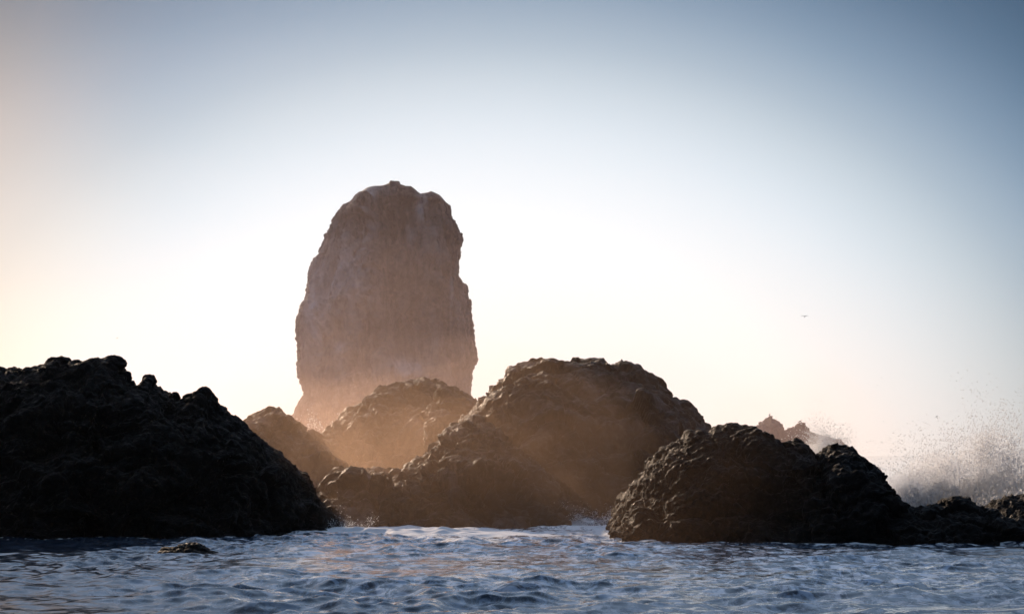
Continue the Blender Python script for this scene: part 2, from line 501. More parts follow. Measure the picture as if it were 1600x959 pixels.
mound('rock_buttress', [(640, 800), (655, 735), (663, 705), (667, 690), (670, 675), (672, 660), (668.5, 648), (670, 640), (676, 630), (678, 620), (683, 613),
                        (687, 609), (695, 611), (705, 613), (716, 618), (730, 623), (745, 629), (762, 642), (790, 690), (830, 790)],
      108, 10, 8, M_mid, 'narrow brown buttress with a sunlit left edge beside the big rounded rock', step=.08, big=.6, mid=.30, fine=.10, cob=.025,
      scale=1.3, seed=26, power=1.7, block=.46, strata=.25)

mound('sea_rock', [(300, 830), (335, 740), (360, 690), (377, 660), (383, 651), (391, 645), (399, 641), (404, 640), (411, 637), (418, 634), (423, 638),
                   (429, 638), (434, 636), (440, 640), (449, 647), (456, 655), (465, 664), (472, 673), (479, 677), (484, 673), (489, 672),
                   (493, 677), (496, 688), (501, 697), (507, 698), (515, 712), (523, 722), (531, 736), (541, 752), (554, 782), (575, 850)],
      98, 9, 9, M_mid, 'brown mound showing between the black left outcrop and the needle', step=.075, big=.6, mid=.25, fine=.09, cob=.025,
      scale=1.2, seed=33, power=1.8, block=.46)

mound('sea_rock', [(665, 800), (700, 690), (725, 650), (741, 630), (744, 619), (752, 617), (759, 614), (762, 607), (768, 602), (774, 598), (779, 592),
                   (786, 588), (792, 580), (800, 573), (812, 570), (822, 568), (831, 565), (838, 565), (845, 562), (858, 562), (868, 562),
                   (878, 566), (889, 566), (902, 568), (914, 566), (921, 564), (931, 565), (945, 567), (956, 566), (966, 563), (972, 561),
                   (979, 564), (989, 569), (998, 573), (1007, 579), (1016, 583), (1022, 588), (1030, 597), (1037, 606), (1048, 615), (1057, 623),
                   (1066, 631), (1076, 637), (1085, 641), (1089, 650), (1094, 658), (1102, 668), (1107, 680), (1125, 725), (1160, 815)],
      100, 12, 12, M_mid, 'biggest rounded brown dome of rock right of the needle', step=.08, big=.8, mid=.30, fine=.09, cob=.025,
      scale=1.6, seed=44, power=2.0, block=.46, strata=.3)

mound('rock_ledge', [(500, 840), (508, 790), (518, 758), (530, 740), (545, 735), (556, 733), (563, 729), (574, 728), (583, 731), (590, 735), (600, 737), (612, 739),
                     (626, 738), (633, 735), (634, 729), (640, 724), (650, 717), (658, 712), (665, 707), (674, 700), (684, 693), (689, 685), (690, 677),
                     (697, 671), (708, 667), (720, 662), (731, 656), (740, 653), (749, 656), (756, 664), (775, 680), (800, 697), (840, 727), (875, 752),
                     (905, 790), (925, 845)],
      90, 8.0, 9, M_mid, 'low brown ledge stepping up to the right in front of the big dome', step=.065, big=.55, mid=.24, fine=.08, cob=.025,
      scale=1.1, seed=51, power=2.0, block=.46)

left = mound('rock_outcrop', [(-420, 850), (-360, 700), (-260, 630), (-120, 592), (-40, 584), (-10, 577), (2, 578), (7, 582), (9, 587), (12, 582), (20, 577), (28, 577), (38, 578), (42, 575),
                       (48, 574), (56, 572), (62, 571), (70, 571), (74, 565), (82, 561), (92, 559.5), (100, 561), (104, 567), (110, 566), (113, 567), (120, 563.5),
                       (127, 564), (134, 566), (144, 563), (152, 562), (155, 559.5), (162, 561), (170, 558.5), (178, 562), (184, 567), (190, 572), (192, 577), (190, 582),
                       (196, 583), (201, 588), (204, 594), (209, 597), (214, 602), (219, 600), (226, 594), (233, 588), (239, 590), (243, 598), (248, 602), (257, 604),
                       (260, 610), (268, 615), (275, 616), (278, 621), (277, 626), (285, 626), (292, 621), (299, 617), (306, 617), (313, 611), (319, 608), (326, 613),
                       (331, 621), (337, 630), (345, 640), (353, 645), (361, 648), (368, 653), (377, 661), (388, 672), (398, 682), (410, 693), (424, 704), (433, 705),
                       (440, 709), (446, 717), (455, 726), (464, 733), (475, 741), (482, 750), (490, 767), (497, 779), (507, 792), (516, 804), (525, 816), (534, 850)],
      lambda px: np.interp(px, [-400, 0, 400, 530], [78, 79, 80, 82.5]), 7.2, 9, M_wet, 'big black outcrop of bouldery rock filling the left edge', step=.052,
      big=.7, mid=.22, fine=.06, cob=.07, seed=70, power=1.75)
# loose boulders along its crest
for i, (px, py, r, sq) in enumerate([(92, 571, .36, (1.1, 1, .8)), (176, 571, .36, (1.25, 1, .8)), (196, 592, .22, (.9, 1, 1)), (233, 598, .24, (1, 1, 1)),
                                     (273, 621, .18, (1, 1, .8)), (318, 618, .24, (1, 1, 1.1)), (299, 625, .24, (1.2, 1, .8)), (22, 586, .27, (1.2, 1, .9)),
                                     (120, 572, .22, (1.2, 1, .8)), (66, 578, .2, (1.1, 1, .8)), (150, 570, .25, (1.3, 1, .8)), (4, 588, .25, (1, 1, 1))]):
    b = link('boulder', boulder_mesh('boulder', r * 1.2, sq, 80 + i), M_wet, left)
    b.location = px2w(px, py - 1.5, 79.2)

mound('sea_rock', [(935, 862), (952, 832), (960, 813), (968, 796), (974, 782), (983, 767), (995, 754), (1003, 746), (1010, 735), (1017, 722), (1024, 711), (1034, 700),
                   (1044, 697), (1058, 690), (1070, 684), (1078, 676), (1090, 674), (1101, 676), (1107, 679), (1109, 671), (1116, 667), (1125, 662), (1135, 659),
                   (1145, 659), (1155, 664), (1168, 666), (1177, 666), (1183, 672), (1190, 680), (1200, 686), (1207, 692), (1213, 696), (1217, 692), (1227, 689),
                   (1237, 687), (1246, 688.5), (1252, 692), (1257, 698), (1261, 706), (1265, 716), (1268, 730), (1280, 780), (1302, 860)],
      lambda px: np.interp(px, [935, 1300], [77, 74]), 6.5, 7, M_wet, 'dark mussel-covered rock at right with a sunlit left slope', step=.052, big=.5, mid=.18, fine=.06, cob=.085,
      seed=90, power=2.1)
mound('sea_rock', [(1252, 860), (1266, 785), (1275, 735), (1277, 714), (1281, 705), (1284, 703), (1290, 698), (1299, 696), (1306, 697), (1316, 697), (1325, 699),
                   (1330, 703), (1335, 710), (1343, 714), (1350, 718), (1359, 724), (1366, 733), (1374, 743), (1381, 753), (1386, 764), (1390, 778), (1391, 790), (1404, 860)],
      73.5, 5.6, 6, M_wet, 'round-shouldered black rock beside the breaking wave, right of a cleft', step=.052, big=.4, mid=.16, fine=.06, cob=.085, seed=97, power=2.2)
mound('rock_ledge', [(1320, 865), (1350, 810), (1385, 785), (1400, 783), (1412, 784), (1425, 788), (1432, 793), (1445, 793), (1452, 790), (1462, 788), (1472, 783), (1482, 780),
                     (1492, 777.5), (1503, 776), (1514, 778), (1522, 783), (1528, 791), (1535, 795), (1545, 793), (1555, 796), (1562, 803), (1574, 808), (1586, 811),
                     (1602, 812), (1640, 808), (1700, 820), (1760, 865)],
      lambda px: np.interp(px, [1320, 1700], [70.5, 69]), 3.6, 4, M_wet, 'low black ledge at the right edge under the breaking wave', step=.045, big=.25, mid=.14, fine=.05, cob=.085,
      seed=104, power=2.0)
mound('sea_rock', [(1515, 850), (1540, 808), (1549, 795), (1555, 783), (1562, 775), (1570, 771), (1578, 771), (1588, 770), (1600, 766), (1625, 764), (1660, 778), (1700, 810), (1740, 850)],
      86, 4, 5, M_wet, 'brown rock behind the low black ledge at the right edge', step=.07, big=.35, mid=.2, fine=.07, cob=.06, seed=110)
mound('sea_rock', [(1290, 790), (1325, 735), (1345, 716), (1354, 718.5), (1362, 721), (1367, 724), (1369.5, 728), (1369, 733), (1376, 748), (1392, 790)],
      112, 4, 4, M_mid, 'small brown rock peeking out behind the round-shouldered black rock', step=.08, big=.2, mid=.12, fine=.06, cob=.04, seed=114)
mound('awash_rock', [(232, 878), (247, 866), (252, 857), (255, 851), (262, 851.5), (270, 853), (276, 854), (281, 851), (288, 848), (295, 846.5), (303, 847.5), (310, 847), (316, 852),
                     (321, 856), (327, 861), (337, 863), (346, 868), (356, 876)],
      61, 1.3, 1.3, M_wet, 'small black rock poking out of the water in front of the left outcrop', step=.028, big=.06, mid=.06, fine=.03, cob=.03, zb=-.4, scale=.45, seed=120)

# ------------------------------------------------------------------ the sea
def axis(lo, hi, step, far_lo, far_hi, grow):
    core = np.arange(lo, hi, step)
    a, s, out = hi, step, []
    while a < far_hi:
        out.append(a); s *= grow; a += s
    out.append(far_hi)
    b, s, out2 = lo, step, []
    while b > far_lo:
        s *= grow; b -= s; out2.append(max(b, far_lo))
    return np.array(out2[::-1] + list(core) + out)

def build_sea():
    xs = axis(-19, 19, .055, -7000, 7000, 1.10)
    ys = axis(34, 84, .085, -400, 9000, 1.045)
    X, Y = np.meshgrid(xs, ys, indexing='ij')
    dx = np.gradient(xs)[:, None]; dy = np.gradient(ys)[None]
    x, y = X.ravel().copy(), Y.ravel().copy()
    sp = np.maximum(dx + 0 * Y, 0 * X + dy).ravel()
    rng = np.random.RandomState(5)
    Z = np.zeros_like(x); ox = np.zeros_like(x); oy = np.zeros_like(x)
    lam = np.exp(np.linspace(math.log(.30), math.log(9.0), 130))
    lam = np.concatenate([lam, np.array([14., 19., 26., 34.])])
    # gusts: patches of calmer and rougher water
    near = (np.abs(x) < 60) & (y < 220) & (y > 10)
    gust = np.ones_like(x)
    gust[near] = np.clip(.90 + 1.6 * fbm(np.stack([x[near] * .16, y[near] * .075, 0 * x[near]], 1), 3, 77), .5, 1.7)
    for L in lam:
        k = 2 * math.pi / L
        th = -math.pi / 2 + rng.normal() * .75 + .12
        kx, ky = k * math.cos(th), k * math.sin(th)
        amp = .0044 * L ** .86 if L < 3.4 else .0044 * 3.4 ** .86 * (3.4 / L) ** .3
        if L > 10: amp = .016
        m = sp < L / 2.6
        if not m.any(): continue
        ph = kx * x[m] + ky * y[m] + rng.rand() * 6.283
        fade = np.clip((L / 2.6 - sp[m]) / (L / 6), 0, 1) * amp * gust[m]
        Z[m] += fade * np.cos(ph)
        ox[m] -= .8 * math.cos(th) * fade * np.sin(ph)
        oy[m] -= .8 * math.sin(th) * fade * np.sin(ph)
    # foam round the rocks, from how near the waterline is
    cell = .25
    gx0, gy0, nx, ny = -32., 48., 256, 420
    G = np.zeros((nx, ny))
    for w in WATERLINE:
        ix = ((w[:, 0] - gx0) / cell).astype(int); iy = ((w[:, 1] - gy0) / cell).astype(int)
        ok = (ix >= 0) & (ix < nx) & (iy >= 0) & (iy < ny)
        G[ix[ok], iy[ok]] = 1
    fx = np.fft.fftfreq(nx, cell)[:, None]; fy = np.fft.fftfreq(ny, cell)[None]
    def blur(s): return np.real(np.fft.ifft2(np.fft.fft2(G) * np.exp(-2 * (math.pi * s) ** 2 * (fx ** 2 + fy ** 2))))
    B = np.clip(blur(.45) * 2.2, 0, 1) * .42 + np.clip(blur(1.6) * 2.4, 0, 1) * .38
    F = np.zeros_like(x)
    m = (x > gx0 + 1) & (x < gx0 + nx * cell - 1) & (y > gy0 + 1) & (y < gy0 + ny * cell - 1)
    F[m] = B[((x[m] - gx0) / cell).astype(int), ((y[m] - gy0) / cell).astype(int)]
    # churned water in the gap between the left outcrop and the ledge, and in the cove by the right rock
    def patch(px, py, rx, ry, a):
        d = 3 * FPX / (py - HZ); X0 = (px - 800) / FPX * d
        return a * np.exp(-((x - X0) / rx) ** 2 - ((y - d) / ry) ** 2)
    F += patch(560, 826, 2.4, 3.5, .85) + patch(680, 830, 4.0, 2.6, .75) + patch(800, 832, 4.0, 2.6, .6) + patch(900, 824, 1.8, 3.0, .8) + patch(1000, 842, 3, 2, .25) + patch(780, 840, 6, 4, .34) + patch(640, 845, 5, 5, .34)
    # a swell humping up against the rock in the cove
    d = 3 * FPX / (820 - HZ); X0 = (905 - 800) / FPX * d
    Z += .42 * np.exp(-((x - X0) / 1.25) ** 2 - ((y - d - .6) / 1.2) ** 2)
    d = 3 * FPX / (827 - HZ); X0 = (655 - 800) / FPX * d
    Z += .12 * np.exp(-((x - X0) / .9) ** 2 - ((y - d - 2) / .8) ** 2)
    # milky surf water, its colour paled further to stand in for reflected bright sky: most in the middle, least under the left outcrop
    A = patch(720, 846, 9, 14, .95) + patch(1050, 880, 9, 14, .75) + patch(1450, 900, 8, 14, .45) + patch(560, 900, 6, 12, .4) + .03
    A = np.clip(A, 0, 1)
    V = np.stack([x + ox, y + oy, Z], 1)
    me = make_mesh('sea', V, grid_faces(len(xs), len(ys)))
    a = me.attributes.new('foam', 'FLOAT', 'POINT'); a.data.foreach_set('value', np.clip(F, 0, 1.5).astype(np.float32))
    a = me.attributes.new('milky_sky_tint', 'FLOAT', 'POINT'); a.data.foreach_set('value', A.astype(np.float32))
    m, n, l, b = nmat('sea_water')
    ab = n.new('ShaderNodeAttribute'); ab.attribute_name = 'milky_sky_tint'
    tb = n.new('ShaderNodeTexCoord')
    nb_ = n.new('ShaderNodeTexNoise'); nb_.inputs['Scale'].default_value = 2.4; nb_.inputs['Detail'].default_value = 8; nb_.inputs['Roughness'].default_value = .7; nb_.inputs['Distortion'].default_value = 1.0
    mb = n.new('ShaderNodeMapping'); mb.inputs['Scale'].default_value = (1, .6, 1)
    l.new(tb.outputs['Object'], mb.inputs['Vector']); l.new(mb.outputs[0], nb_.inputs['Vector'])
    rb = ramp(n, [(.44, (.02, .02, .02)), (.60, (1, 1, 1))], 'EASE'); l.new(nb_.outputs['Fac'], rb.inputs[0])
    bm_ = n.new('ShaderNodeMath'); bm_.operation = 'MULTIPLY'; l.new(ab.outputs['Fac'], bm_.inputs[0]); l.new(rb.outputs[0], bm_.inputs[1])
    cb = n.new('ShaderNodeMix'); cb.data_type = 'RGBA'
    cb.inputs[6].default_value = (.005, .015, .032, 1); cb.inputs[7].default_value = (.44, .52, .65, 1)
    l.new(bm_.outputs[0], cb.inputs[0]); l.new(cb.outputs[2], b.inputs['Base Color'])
    b.inputs['Roughness'].default_value = .03
    b.inputs['IOR'].default_value = 1.333
    tc = n.new('ShaderNodeTexCoord')
    mp = n.new('ShaderNodeMapping'); mp.inputs['Scale'].default_value = (1, .8, 1)
    l.new(tc.outputs['Object'], mp.inputs['Vector'])
    n1 = n.new('ShaderNodeTexNoise'); n1.inputs['Scale'].default_value = 7.0; n1.inputs['Detail'].default_value = 5; n1.inputs['Roughness'].default_value = .55
    l.new(mp.outputs[0], n1.inputs['Vector'])
    bp = n.new('ShaderNodeBump'); bp.inputs['Strength'].default_value = .42; bp.inputs['Distance'].default_value = .022
    l.new(n1.outputs['Fac'], bp.inputs['Height']); l.new(bp.outputs[0], b.inputs['Normal'])
    fo = n.new('ShaderNodeBsdfPrincipled')
    fo.inputs['Base Color'].default_value = (.78, .80, .82, 1); fo.inputs['Roughness'].default_value = .7
    n4 = n.new('ShaderNodeTexNoise'); n4.inputs['Scale'].default_value = 2.2; n4.inputs['Detail'].default_value = 9; n4.inputs['Roughness'].default_value = .68
    n4.inputs['Distortion'].default_value = .8
    mp2 = n.new('ShaderNodeMapping'); mp2.inputs['Scale'].default_value = (1, .55, 1)
    l.new(tc.outputs['Object'], mp2.inputs['Vector']); l.new(mp2.outputs[0], n4.inputs['Vector'])
    at = n.new('ShaderNodeAttribute'); at.attribute_name = 'foam'
    s1 = n.new('ShaderNodeMath'); s1.operation = 'MULTIPLY_ADD'; s1.inputs[1].default_value = .42
    l.new(at.outputs['Fac'], s1.inputs[0]); l.new(n4.outputs['Fac'], s1.inputs[2])
    rf = ramp(n, [(.66, (0, 0, 0)), (.84, (1, 1, 1))], 'EASE')
    l.new(s1.outputs[0], rf.inputs[0])
    mx = n.new('ShaderNodeMixShader')
    l.new(rf.outputs[0], mx.inputs[0]); l.new(b.outputs[0], mx.inputs[1]); l.new(fo.outputs[0], mx.inputs[2])
    out = n['Material Output']; l.new(mx.outputs[0], out.inputs['Surface'])
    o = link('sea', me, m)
    tag(o, 'choppy blue sea reaching from the foreground to the horizon', kind='structure')
build_sea()

# ------------------------------------------------------------------ breaking waves: drops and mist
def water_drop_material():
    m, n, l, b = nmat('spray_drop')
    b.inputs['Base Color'].default_value = (.94, .94, .94, 1)
    b.inputs['Roughness'].default_value = .35
    t = n.new('ShaderNodeBsdfTranslucent'); t.inputs['Color'].default_value = (.97, .97, .97, 1)
    mx = n.new('ShaderNodeMixShader'); mx.inputs[0].default_value = .75
    l.new(b.outputs[0], mx.inputs[1]); l.new(t.outputs[0], mx.inputs[2])
    tr = n.new('ShaderNodeBsdfTransparent')          # clear water: most light passes straight through a drop
    m2 = n.new('ShaderNodeMixShader'); m2.inputs[0].default_value = .2
    l.new(mx.outputs[0], m2.inputs[1]); l.new(tr.outputs[0], m2.inputs[2])
    l.new(m2.outputs[0], n['Material Output'].inputs['Surface'])
    return m
M_drop = water_drop_material()
def foam_material():
    m, n, l, b = nmat('white_water')
    b.inputs['Base Color'].default_value = (.82, .84, .86, 1); b.inputs['Roughness'].default_value = .6
    tc = n.new('ShaderNodeTexCoord')
    no = n.new('ShaderNodeTexNoise'); no.inputs['Scale'].default_value = 7; no.inputs['Detail'].default_value = 8; no.inputs['Roughness'].default_value = .75
    l.new(tc.outputs['Object'], no.inputs['Vector'])
    bp = n.new('ShaderNodeBump'); bp.inputs['Strength'].default_value = 1; bp.inputs['Distance'].default_value = .15
    l.new(no.outputs['Fac'], bp.inputs['Height']); l.new(bp.outputs[0], b.inputs['Normal'])
    t = n.new('ShaderNodeBsdfTranslucent'); t.inputs['Color'].default_value = (.9, .9, .9, 1); l.new(bp.outputs[0], t.inputs['Normal'])
    mx = n.new('ShaderNodeMixShader'); mx.inputs[0].default_value = .75
    l.new(b.outputs[0], mx.inputs[1]); l.new(t.outputs[0], mx.inputs[2])
    tr = n.new('ShaderNodeBsdfTransparent')            # torn, holed foam
    rr = ramp(n, [(.42, (1, 1, 1)), (.52, (0, 0, 0))], 'LINEAR'); l.new(no.outputs['Fac'], rr.inputs[0])
    m2 = n.new('ShaderNodeMixShader'); l.new(rr.outputs[0], m2.inputs[0]); l.new(mx.outputs[0], m2.inputs[1]); l.new(tr.outputs[0], m2.inputs[2])
    l.new(m2.outputs[0], n['Material Output'].inputs['Surface'])
    return m
M_foam = foam_material()
M_splash_mist = volume_material('splash_mist', (.95, .95, .96), .55, .55)

TET = np.array([(1, 1, 1), (-1, -1, 1), (-1, 1, -1), (1, -1, -1)], float) / math.sqrt(3)
TETF = np.array([(0, 1, 2), (0, 3, 1), (0, 2, 3), (1, 3, 2)])
OCT = np.array([(1, 0, 0), (-1, 0, 0), (0, 1, 0), (0, -1, 0), (0, 0, 1), (0, 0, -1)], float)
OCTF = np.array([(0, 2, 4), (2, 1, 4), (1, 3, 4), (3, 0, 4), (2, 0, 5), (1, 2, 5), (3, 1, 5), (0, 3, 5)])
def drops_mesh(name, pos, rad, rng):
    def part(tp, tf, p, r):
        n = len(p)
        q = rng.normal(size=(n, 4)); q /= np.linalg.norm(q, axis=1)[:, None]
        w, x, y, z = q.T
        R = np.stack([1 - 2 * (y * y + z * z), 2 * (x * y - z * w), 2 * (x * z + y * w),
                      2 * (x * y + z * w), 1 - 2 * (x * x + z * z), 2 * (y * z - x * w),
                      2 * (x * z - y * w), 2 * (y * z + x * w), 1 - 2 * (x * x + y * y)], 1).reshape(n, 3, 3)
        st = np.array([1, 1, 1]) * (1 + .35 * rng.rand(n, 1) * np.array([[0, 0, 1]]))
        V = (np.einsum('nij,kj->nki', R, tp) * st[:, None]) * r[:, None, None] + p[:, None]
        F = tf[None] + (np.arange(n) * len(tp))[:, None, None]
        return V.reshape(-1, 3), F.reshape(-1, 3)
    bigm = rad > np.quantile(rad, .85)
    V1, F1 = part(TET, TETF, pos[~bigm], rad[~bigm]); V2, F2 = part(OCT, OCTF, pos[bigm], rad[bigm])
    return make_mesh(name, np.concatenate([V1, V2]), np.concatenate([F1, F2 + len(V1)]), smooth=False)

def jet(rng, n, base, spread, vel, vspread, tmax, tpow=.6, clump=.25):
    """ballistic spray: n drops thrown from base (+- spread) with velocity vel (+- vspread), frozen at a moment of flight"""
    nc = max(6, n // 60)                      # threads that drops bunch along
    cb = np.array(base) + rng.normal(size=(nc, 3)) * np.array(spread)
    cv = np.array(vel) + rng.normal(size=(nc, 3)) * np.array(vspread)
    k = rng.randint(nc, size=n)
    t = tmax * rng.rand(n) ** tpow
    p = cb[k] + cv[k] * t[:, None] + np.array([0, 0, -4.9]) * (t ** 2)[:, None]
    p += rng.normal(size=(n, 3)) * (clump * (.25 + t))[:, None]
    return p

def splash(name, label, jets, seed, rmin, rmax, group=None, blobs=(), zmin=-.1):
    rng = np.random.RandomState(seed)
    pos = np.concatenate([jet(rng, *j) for j in jets])
    pos = pos[pos[:, 2] > zmin]
    rad = rmin + (rmax - rmin) * rng.rand(len(pos)) ** 4
    root = bpy.data.objects.new(name, None); col.objects.link(root)
    base = np.array(jets[0][1]); base[2] = 0
    root.location = base
    tag(root, label, 'splash', group)
    d = link('drops', drops_mesh('drops', pos - base, rad, rng), M_drop, root); d['kind'] = 'stuff'
    for i, (c, s, sd, dens) in enumerate(blobs):
        me = boulder_mesh('mist', 1.0, s, sd, n=40)
        b = link('mist', me, volume_material('splash_mist', (.98, .98, .98), dens, .4), root); b['kind'] = 'stuff'
        b.location = np.array(c) - base
    return root

def at(px, py, y): return np.array(px2w(px, py, y))
b0 = at(1470, 815, 92)
splash('breaking_wave', 'white wave bursting up behind the low black ledge at right',
       [(15000, at(1440, 800, 93), (.7, .8, .25), (-.5, 0, 4.8), (.8, .6, 1.4), .75),
        (17000, at(1470, 800, 93), (1.0, .8, .25), (.1, 0, 6.0), (1.0, .6, 1.4), .9),
        (17000, at(1540, 800, 92), (1.1, .8, .25), (.2, 0, 7.4), (1.5, .6, 1.4), 1.0),
        (15000, at(1605, 800, 92), (1.0, .8, .25), (.1, 0, 7.8), (1.4, .6, 1.4), 1.05),
        (4000, at(1560, 790, 91), (.12, .2, .2), (.7, -.2, 6.6), (.35, .3, .7), .9),
        (3500, at(1535, 790, 91), (.12, .2, .2), (.3, -.2, 7.6), (.22, .3, .5), .95)],
       1, .007, .034, 'waves breaking on the rocks',
       blobs=[(at(1430, 785, 93), (1.5, 1.1, 1.3), 3, .5), (at(1485, 780, 93), (1.7, 1.2, 1.6), 4, .45), (at(1570, 770, 92.5), (1.8, 1.1, 2.1), 5, .4),
              (at(1408, 765, 93.5), (.8, 1, .9), 6, .6), (at(1455, 752, 93.2), (1.3, 1, 1.4), 12, .4), (at(1545, 735, 93), (1.6, 1, 1.8), 13, .3), (at(1500, 745, 93), (1.2, 1, 1.3), 14, .3)])
def breaker_crest():
    root = bpy.data.objects['breaking_wave']
    pts = resample([px2w(px, py, 93.2) for px, py in [(1370, 830), (1388, 795), (1402, 776), (1420, 768), (1440, 776), (1462, 764), (1490, 770), (1520, 757), (1548, 744), (1575, 750),
                                                      (1600, 740), (1640, 752), (1690, 790), (1720, 830)]], .03)
    a = np.concatenate([np.linspace(0, math.pi, 90)])
    P = np.zeros((len(pts), len(a), 3))
    P[..., 0] = pts[:, None, 0]; P[..., 1] = pts[:, None, 1] - np.cos(a)[None] * 1.3
    P[..., 2] = -.6 + (pts[:, None, 2] + .6) * np.sin(a)[None] ** .7
    q = P.reshape(-1, 3); N = grid_normals(P).reshape(-1, 3)
    if N[:, 2].mean() < 0: N = -N
    d = .45 * ridged(q * np.array([.9, .9, .6]), 3, 301) + .30 * fbm(q * np.array([2.4, 2.4, 1.2]), 3, 305) * 1.8 + .12 * ridged(q * 5, 2, 309)
    q = q + N * d[:, None] + np.array([0, 0, 1]) * (np.maximum(0, fbm(q * np.array([3.5, 3.5, .5]), 2, 311)) * .9)[:, None]
    o = link('crest', make_mesh('crest', q - np.array(root.location), grid_faces(len(pts), len(a))), M_foam, root)
breaker_crest()
splash('sea_spray', 'spray thrown up in the gap beside the twin-peaked far rock',
       [(7000, at(1275, 738, 100), (.4, .5, .2), (.5, 0, 5.9), (.6, .4, .7), 1.0), (6000, at(1285, 738, 100), (.4, .5, .2), (1.0, 0, 5.2), (.6, .4, .7), .95)],
       2, .008, .03, 'waves breaking on the rocks', blobs=[(at(1272, 722, 100), (.9, .9, 1.0), 8, .9), (at(1284, 702, 100), (.9, .8, .8), 15, .35)])
splash('cove_splash', 'small splash of white water in the cove left of the dark mussel rock',
       [(2600, at(915, 822, 84.5), (.7, .3, .1), (.1, 0, 1.6), (.7, .3, .5), .35), (700, at(945, 822, 83), (.12, .2, .1), (.9, 0, 2.6), (.25, .2, .4), .4),
        (900, at(905, 815, 85), (.35, .3, .1), (-.2, 0, 2.4), (.4, .3, .5), .4)],
       3, .006, .022, 'waves breaking on the rocks')
splash('shore_splash', 'little splash with scattered drops at the right tip of the black outcrop',
       [(1600, at(535, 824, 80), (.5, .4, .1), (.1, 0, 1.2), (.6, .3, .5), .3), (90, at(530, 815, 81), (.25, .3, .1), (.3, 0, 3.6), (.7, .3, .8), .7)],
       4, .007, .02, 'waves breaking on the rocks')
splash('needle_splash', 'faint puff of spray in the gap at the left foot of the needle',
       [(1500, at(505, 700, 150), (1.0, .8, .3), (-.4, 0, 5.6), (.7, .5, .9), 1.0)], 9, .015, .05, 'waves breaking on the rocks', zmin=2)

# ------------------------------------------------------------------ gulls
def mat_plain(name, c, r=.6):
    m, n, l, b = nmat(name)
    no = n.new('ShaderNodeTexNoise'); no.inputs['Scale'].default_value = 18; no.inputs['Detail'].default_value = 4
    rr = ramp(n, [(.3, tuple(v * .75 for v in c)), (.7, c)], 'LINEAR')
    l.new(no.outputs['Fac'], rr.inputs[0]); l.new(rr.outputs[0], b.inputs['Base Color'])
    b.inputs['Roughness'].default_value = r
    return m
M_white = mat_plain('white_feather', (.62, .62, .63)); M_grey = mat_plain('grey_feather', (.16, .17, .19)); M_leg = mat_plain('bird_leg', (.45, .26, .16))

def spine_tube(name, pts, n=12):
    """lofted body along (x, z, rx, rz) stations"""
    V = []
    th = np.linspace(0, 2 * math.pi, n, endpoint=False)
    for (x, z, ry, rz) in pts:
        V.append(np.stack([np.full(n, x), np.cos(th) * ry, z + np.sin(th) * rz], 1))
    V = np.array(V)
    F = grid_faces(len(pts), n)
    wrap = np.array([(i * n + n - 1, (i + 1) * n + n - 1, (i + 1) * n, i * n) for i in range(len(pts) - 1)])
    return make_mesh(name, V.reshape(-1, 3), np.concatenate([F, wrap]))

def wing_mesh(name, pts, thick=.018):
    """pts: (span, y_lead, y_trail, z) along the wing; closed thin aerofoil"""
    V = []
    for (s, a, b, z) in pts:
        c = (a + b) / 2
        V += [(a, s, z), (c, s, z + thick), (b, s, z), (c, s, z - thick * .4)]
    F = []
    for i in range(len(pts) - 1):
        for k in range(4):
            F.append((i * 4 + k, i * 4 + (k + 1) % 4, i * 4 + 4 + (k + 1) % 4, i * 4 + 4 + k))
    e = (len(pts) - 1) * 4
    F += [(3, 2, 1, 0), (e, e + 1, e + 2, e + 3)]
    return make_mesh(name, np.array(V), np.array(F))

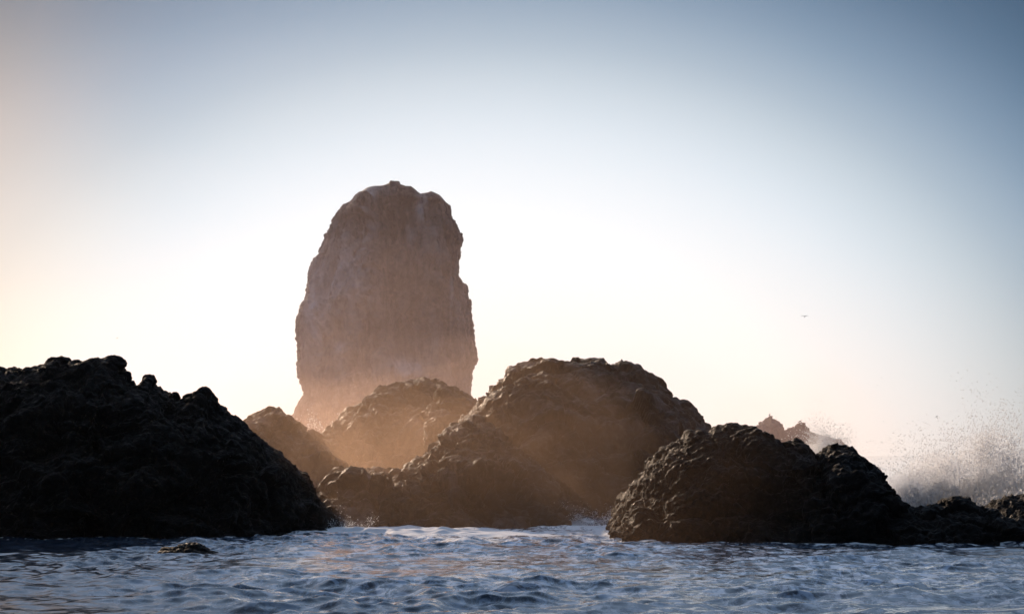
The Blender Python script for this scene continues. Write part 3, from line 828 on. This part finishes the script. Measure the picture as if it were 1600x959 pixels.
def gull(name, label, loc, rz, flying, group, flap=.25):
    root = bpy.data.objects.new(name, None); col.objects.link(root)
    root.location = loc; root.rotation_euler = (0, -.45 if flying else 0, rz)
    tag(root, label, 'gull', group)
    zb = 0 if flying else .20
    tilt = 0 if flying else .42
    body = [(-.30, 0, .004, .004), (-.26, 0, .03, .012), (-.18, 0, .05, .035), (-.06, 0, .075, .075), (.06, 0, .08, .085), (.15, .015, .06, .062),
            (.20, .05 if not flying else .02, .042, .045), (.235, .085 if not flying else .03, .044, .046), (.27, .09 if not flying else .03, .034, .034), (.295, .085 if not flying else .026, .012, .012)]
    body = [(x, zb + z + x * tilt, ry, rz2) for (x, z, ry, rz2) in body]
    link('body', spine_tube('body', body), M_white, root)
    hx, hz = .29, zb + .29 * tilt + (.083 if not flying else .025)
    link('beak', spine_tube('beak', [(hx, hz, .012, .012), (hx + .03, hz - .004, .009, .010), (hx + .055, hz - .012, .002, .003)], 8), M_leg, root)
    for s in (1, -1):
        if flying:
            pts = [(.04, .09, -.10, .03), (.22, .13, -.06, .03 + .18 * flap * 2), (.38, .11, -.04, .03 + .26 * flap * 2), (.58, .01, -.06, .03 + .20 * flap * 2), (.70, -.09, -.10, .03 + .12 * flap * 2)]
            pts = [(p[0] * s,) + p[1:] for p in pts]
            link('wing', wing_mesh('wing', pts), M_grey, root)
        else:
            pts = [(.13, zb + .03 + .13 * tilt, .012, .02), (.05, zb + .03 + .05 * tilt, .02, .055), (-.08, zb + .025 - .08 * tilt, .02, .055), (-.22, zb + .02 - .22 * tilt, .014, .025), (-.36, zb + .02 - .36 * tilt, .003, .004)]
            w = link('wing', spine_tube('wing', pts, 8), M_grey, root); w.location.y = .065 * s
            lg = link('leg', spine_tube('leg', [(0.0, 0, .001, .001), (.005, 0, .012, .012), (.02, .0, .012, .012), (.021, 0, .001, .001)], 6), M_leg, root)
            me = lg.data
            lg.location = (.0, .035 * s, .0)
            v = np.array([(math.cos(a) * .008, math.sin(a) * .008, z) for z in (0, .17) for a in np.linspace(0, 2 * math.pi, 6, endpoint=False)])
            foot = np.array([(-.02, -.03, 0), (.05, -.04, 0), (.05, .04, 0), (-.02, .03, 0), (-.02, -.03, .008), (.05, -.04, .008), (.05, .04, .008), (-.02, .03, .008)])
            f = [(k, (k + 1) % 6, 6 + (k + 1) % 6, 6 + k) for k in range(6)]
            ff = [(12 + a, 12 + b, 12 + c, 12 + d) for a, b, c, d in ((3, 2, 1, 0), (4, 5, 6, 7), (0, 1, 5, 4), (1, 2, 6, 5), (2, 3, 7, 6), (3, 0, 4, 7))]
            lg.data = make_mesh('leg', np.concatenate([v, foot]), np.array(f + ff)); lg.data.materials.append(M_leg)
    link('tail', wing_mesh('tail', [(-.05, -.34, -.24, zb - .3 * tilt), (.05, -.34, -.24, zb - .3 * tilt)], .008), M_white, root)
    return root

gull('perched_gull', 'gull standing on the left peak of the far twin rock', at(1202.5, 650.5, 250), math.radians(70), False, 'gulls on the far rock')
gull('perched_gull', 'gull facing right on the lower right peak of the far twin rock', at(1250, 660.5, 250), math.radians(8), False, 'gulls on the far rock')
gull('flying_gull', 'gull gliding high in the pale sky right of the big dome', at(1257, 494.5, 330), math.radians(100), True, 'gulls in the air')
gull('flying_gull', 'tiny gull above the black outcrop in the left sky', at(183, 528, 480), math.radians(15), True, 'gulls in the air', .1)
gull('flying_gull', 'tiny gull low in the sky above the breaking wave', at(1463.5, 650.5, 420), math.radians(-20), True, 'gulls in the air', .1)

# ------------------------------------------------------------------ haze and the mist hanging over the surf
def haze_box():
    x, y0, y1, z0, z1 = 7400, -800, 9400, -3.2, 62
    v = [(sx_ * x, yy, zz) for zz in (z0, z1) for sx_, yy in ((-1, y0), (1, y0), (1, y1), (-1, y1))]
    f = [(3, 2, 1, 0), (4, 5, 6, 7), (0, 1, 5, 4), (1, 2, 6, 5), (2, 3, 7, 6), (3, 0, 4, 7)]
    o = link('haze', make_mesh('haze', np.array(v), np.array(f), smooth=False), volume_material('haze', (1, .93, .86), .000015, .6))
    tag(o, 'thin sea haze in the air over the whole shore', kind='stuff')
haze_box()
def mist(name, label, c, s, dens, seed, color):
    o = link(name, boulder_mesh(name, 1.0, s, seed, n=48), volume_material('sea_mist', color, dens, .62))
    o.location = c
    tag(o, label, 'mist', 'mist lying in layers', 'stuff')
def wisps(name, label, c, s, dens, seed, color, scale):
    """drifting mist: thick in the middle, thinning out in uneven wisps"""
    m = volume_material('wispy_mist', color, dens, .62)
    n, l = m.node_tree.nodes, m.node_tree.links
    v = n['Principled Volume']
    tc = n.new('ShaderNodeTexCoord')
    mp = n.new('ShaderNodeMapping'); mp.inputs['Scale'].default_value = [1.0 / k for k in s]
    l.new(tc.outputs['Object'], mp.inputs['Vector'])
    ln = n.new('ShaderNodeVectorMath'); ln.operation = 'LENGTH'; l.new(mp.outputs[0], ln.inputs[0])
    fall = n.new('ShaderNodeMapRange'); fall.interpolation_type = 'SMOOTHSTEP'
    fall.inputs['From Min'].default_value = 1.0; fall.inputs['From Max'].default_value = .15
    l.new(ln.outputs['Value'], fall.inputs['Value'])
    mp2 = n.new('ShaderNodeMapping'); mp2.inputs['Scale'].default_value = (scale, scale * .5, scale * 1.5); mp2.inputs['Rotation'].default_value = (0, .45, 0)
    l.new(tc.outputs['Object'], mp2.inputs['Vector'])
    no = n.new('ShaderNodeTexNoise'); no.inputs['Scale'].default_value = 1.0; no.inputs['Detail'].default_value = 3
    l.new(mp2.outputs[0], no.inputs['Vector'])
    nr = n.new('ShaderNodeMapRange'); nr.inputs['From Min'].default_value = .34; nr.inputs['From Max'].default_value = .66
    nr.inputs['To Min'].default_value = .12; nr.inputs['To Max'].default_value = 1.9
    l.new(no.outputs['Fac'], nr.inputs['Value'])
    m1 = n.new('ShaderNodeMath'); m1.operation = 'MULTIPLY'; l.new(fall.outputs[0], m1.inputs[0]); l.new(nr.outputs[0], m1.inputs[1])
    m2 = n.new('ShaderNodeMath'); m2.operation = 'MULTIPLY'; l.new(m1.outputs[0], m2.inputs[0]); m2.inputs[1].default_value = dens
    l.new(m2.outputs[0], v.inputs['Density'])
    o = link(name, boulder_mesh(name, .9, s, seed, n=40), m)
    o.location = c
    tag(o, label, 'mist', kind='stuff')
WARM, GOLD = (1, .81, .84), (1, .70, .50)
for i, (hgt, dens) in enumerate([(60, .00011), (42, .00013), (29, .00018), (20, .0003), (13, .0005)]):
    mist('sea_mist', 'sunlit mist bank hanging over the surf behind the front rocks', (-8, 190, 0), (70 - 4 * i, 84 - 3 * i, hgt), dens, 201 + i, WARM)
wisps('drifting_mist', 'golden mist round the foot of the needle', (-27, 205, 1), (24, 32, 21), .0031, 211, GOLD, .10)
for i, (r, dens) in enumerate([((11.5, 19, 11), .0008), ((10, 17, 8), .0024), ((9, 15, 6), .0044)]):
    mist('sea_mist', 'brown mist drifting low round the middle rocks', (-1.2 - i, 92, 0), r, dens, 221 + i, GOLD)
wisps('drifting_mist', 'bright mist in the gap between the left mound and the rock before the needle', (-8.4, 106, 2), (6.5, 9, 6.5), .0040, 231, GOLD, .38)
mist('sea_mist', 'brown mist before the mound behind the left outcrop', (-11.5, 91.5, 1.5), (5, 6, 5), .009, 233, GOLD)
mist('sea_mist', 'pale golden mist before the far twin-peaked rock', (33, 226, 2), (11, 14, 10), .0034, 235, GOLD)
wisps('drifting_mist', 'thin brown mist before the left slope of the dark mussel rock', (3.6, 69, .5), (9, 8, 7.5), .0030, 237, GOLD, .16)
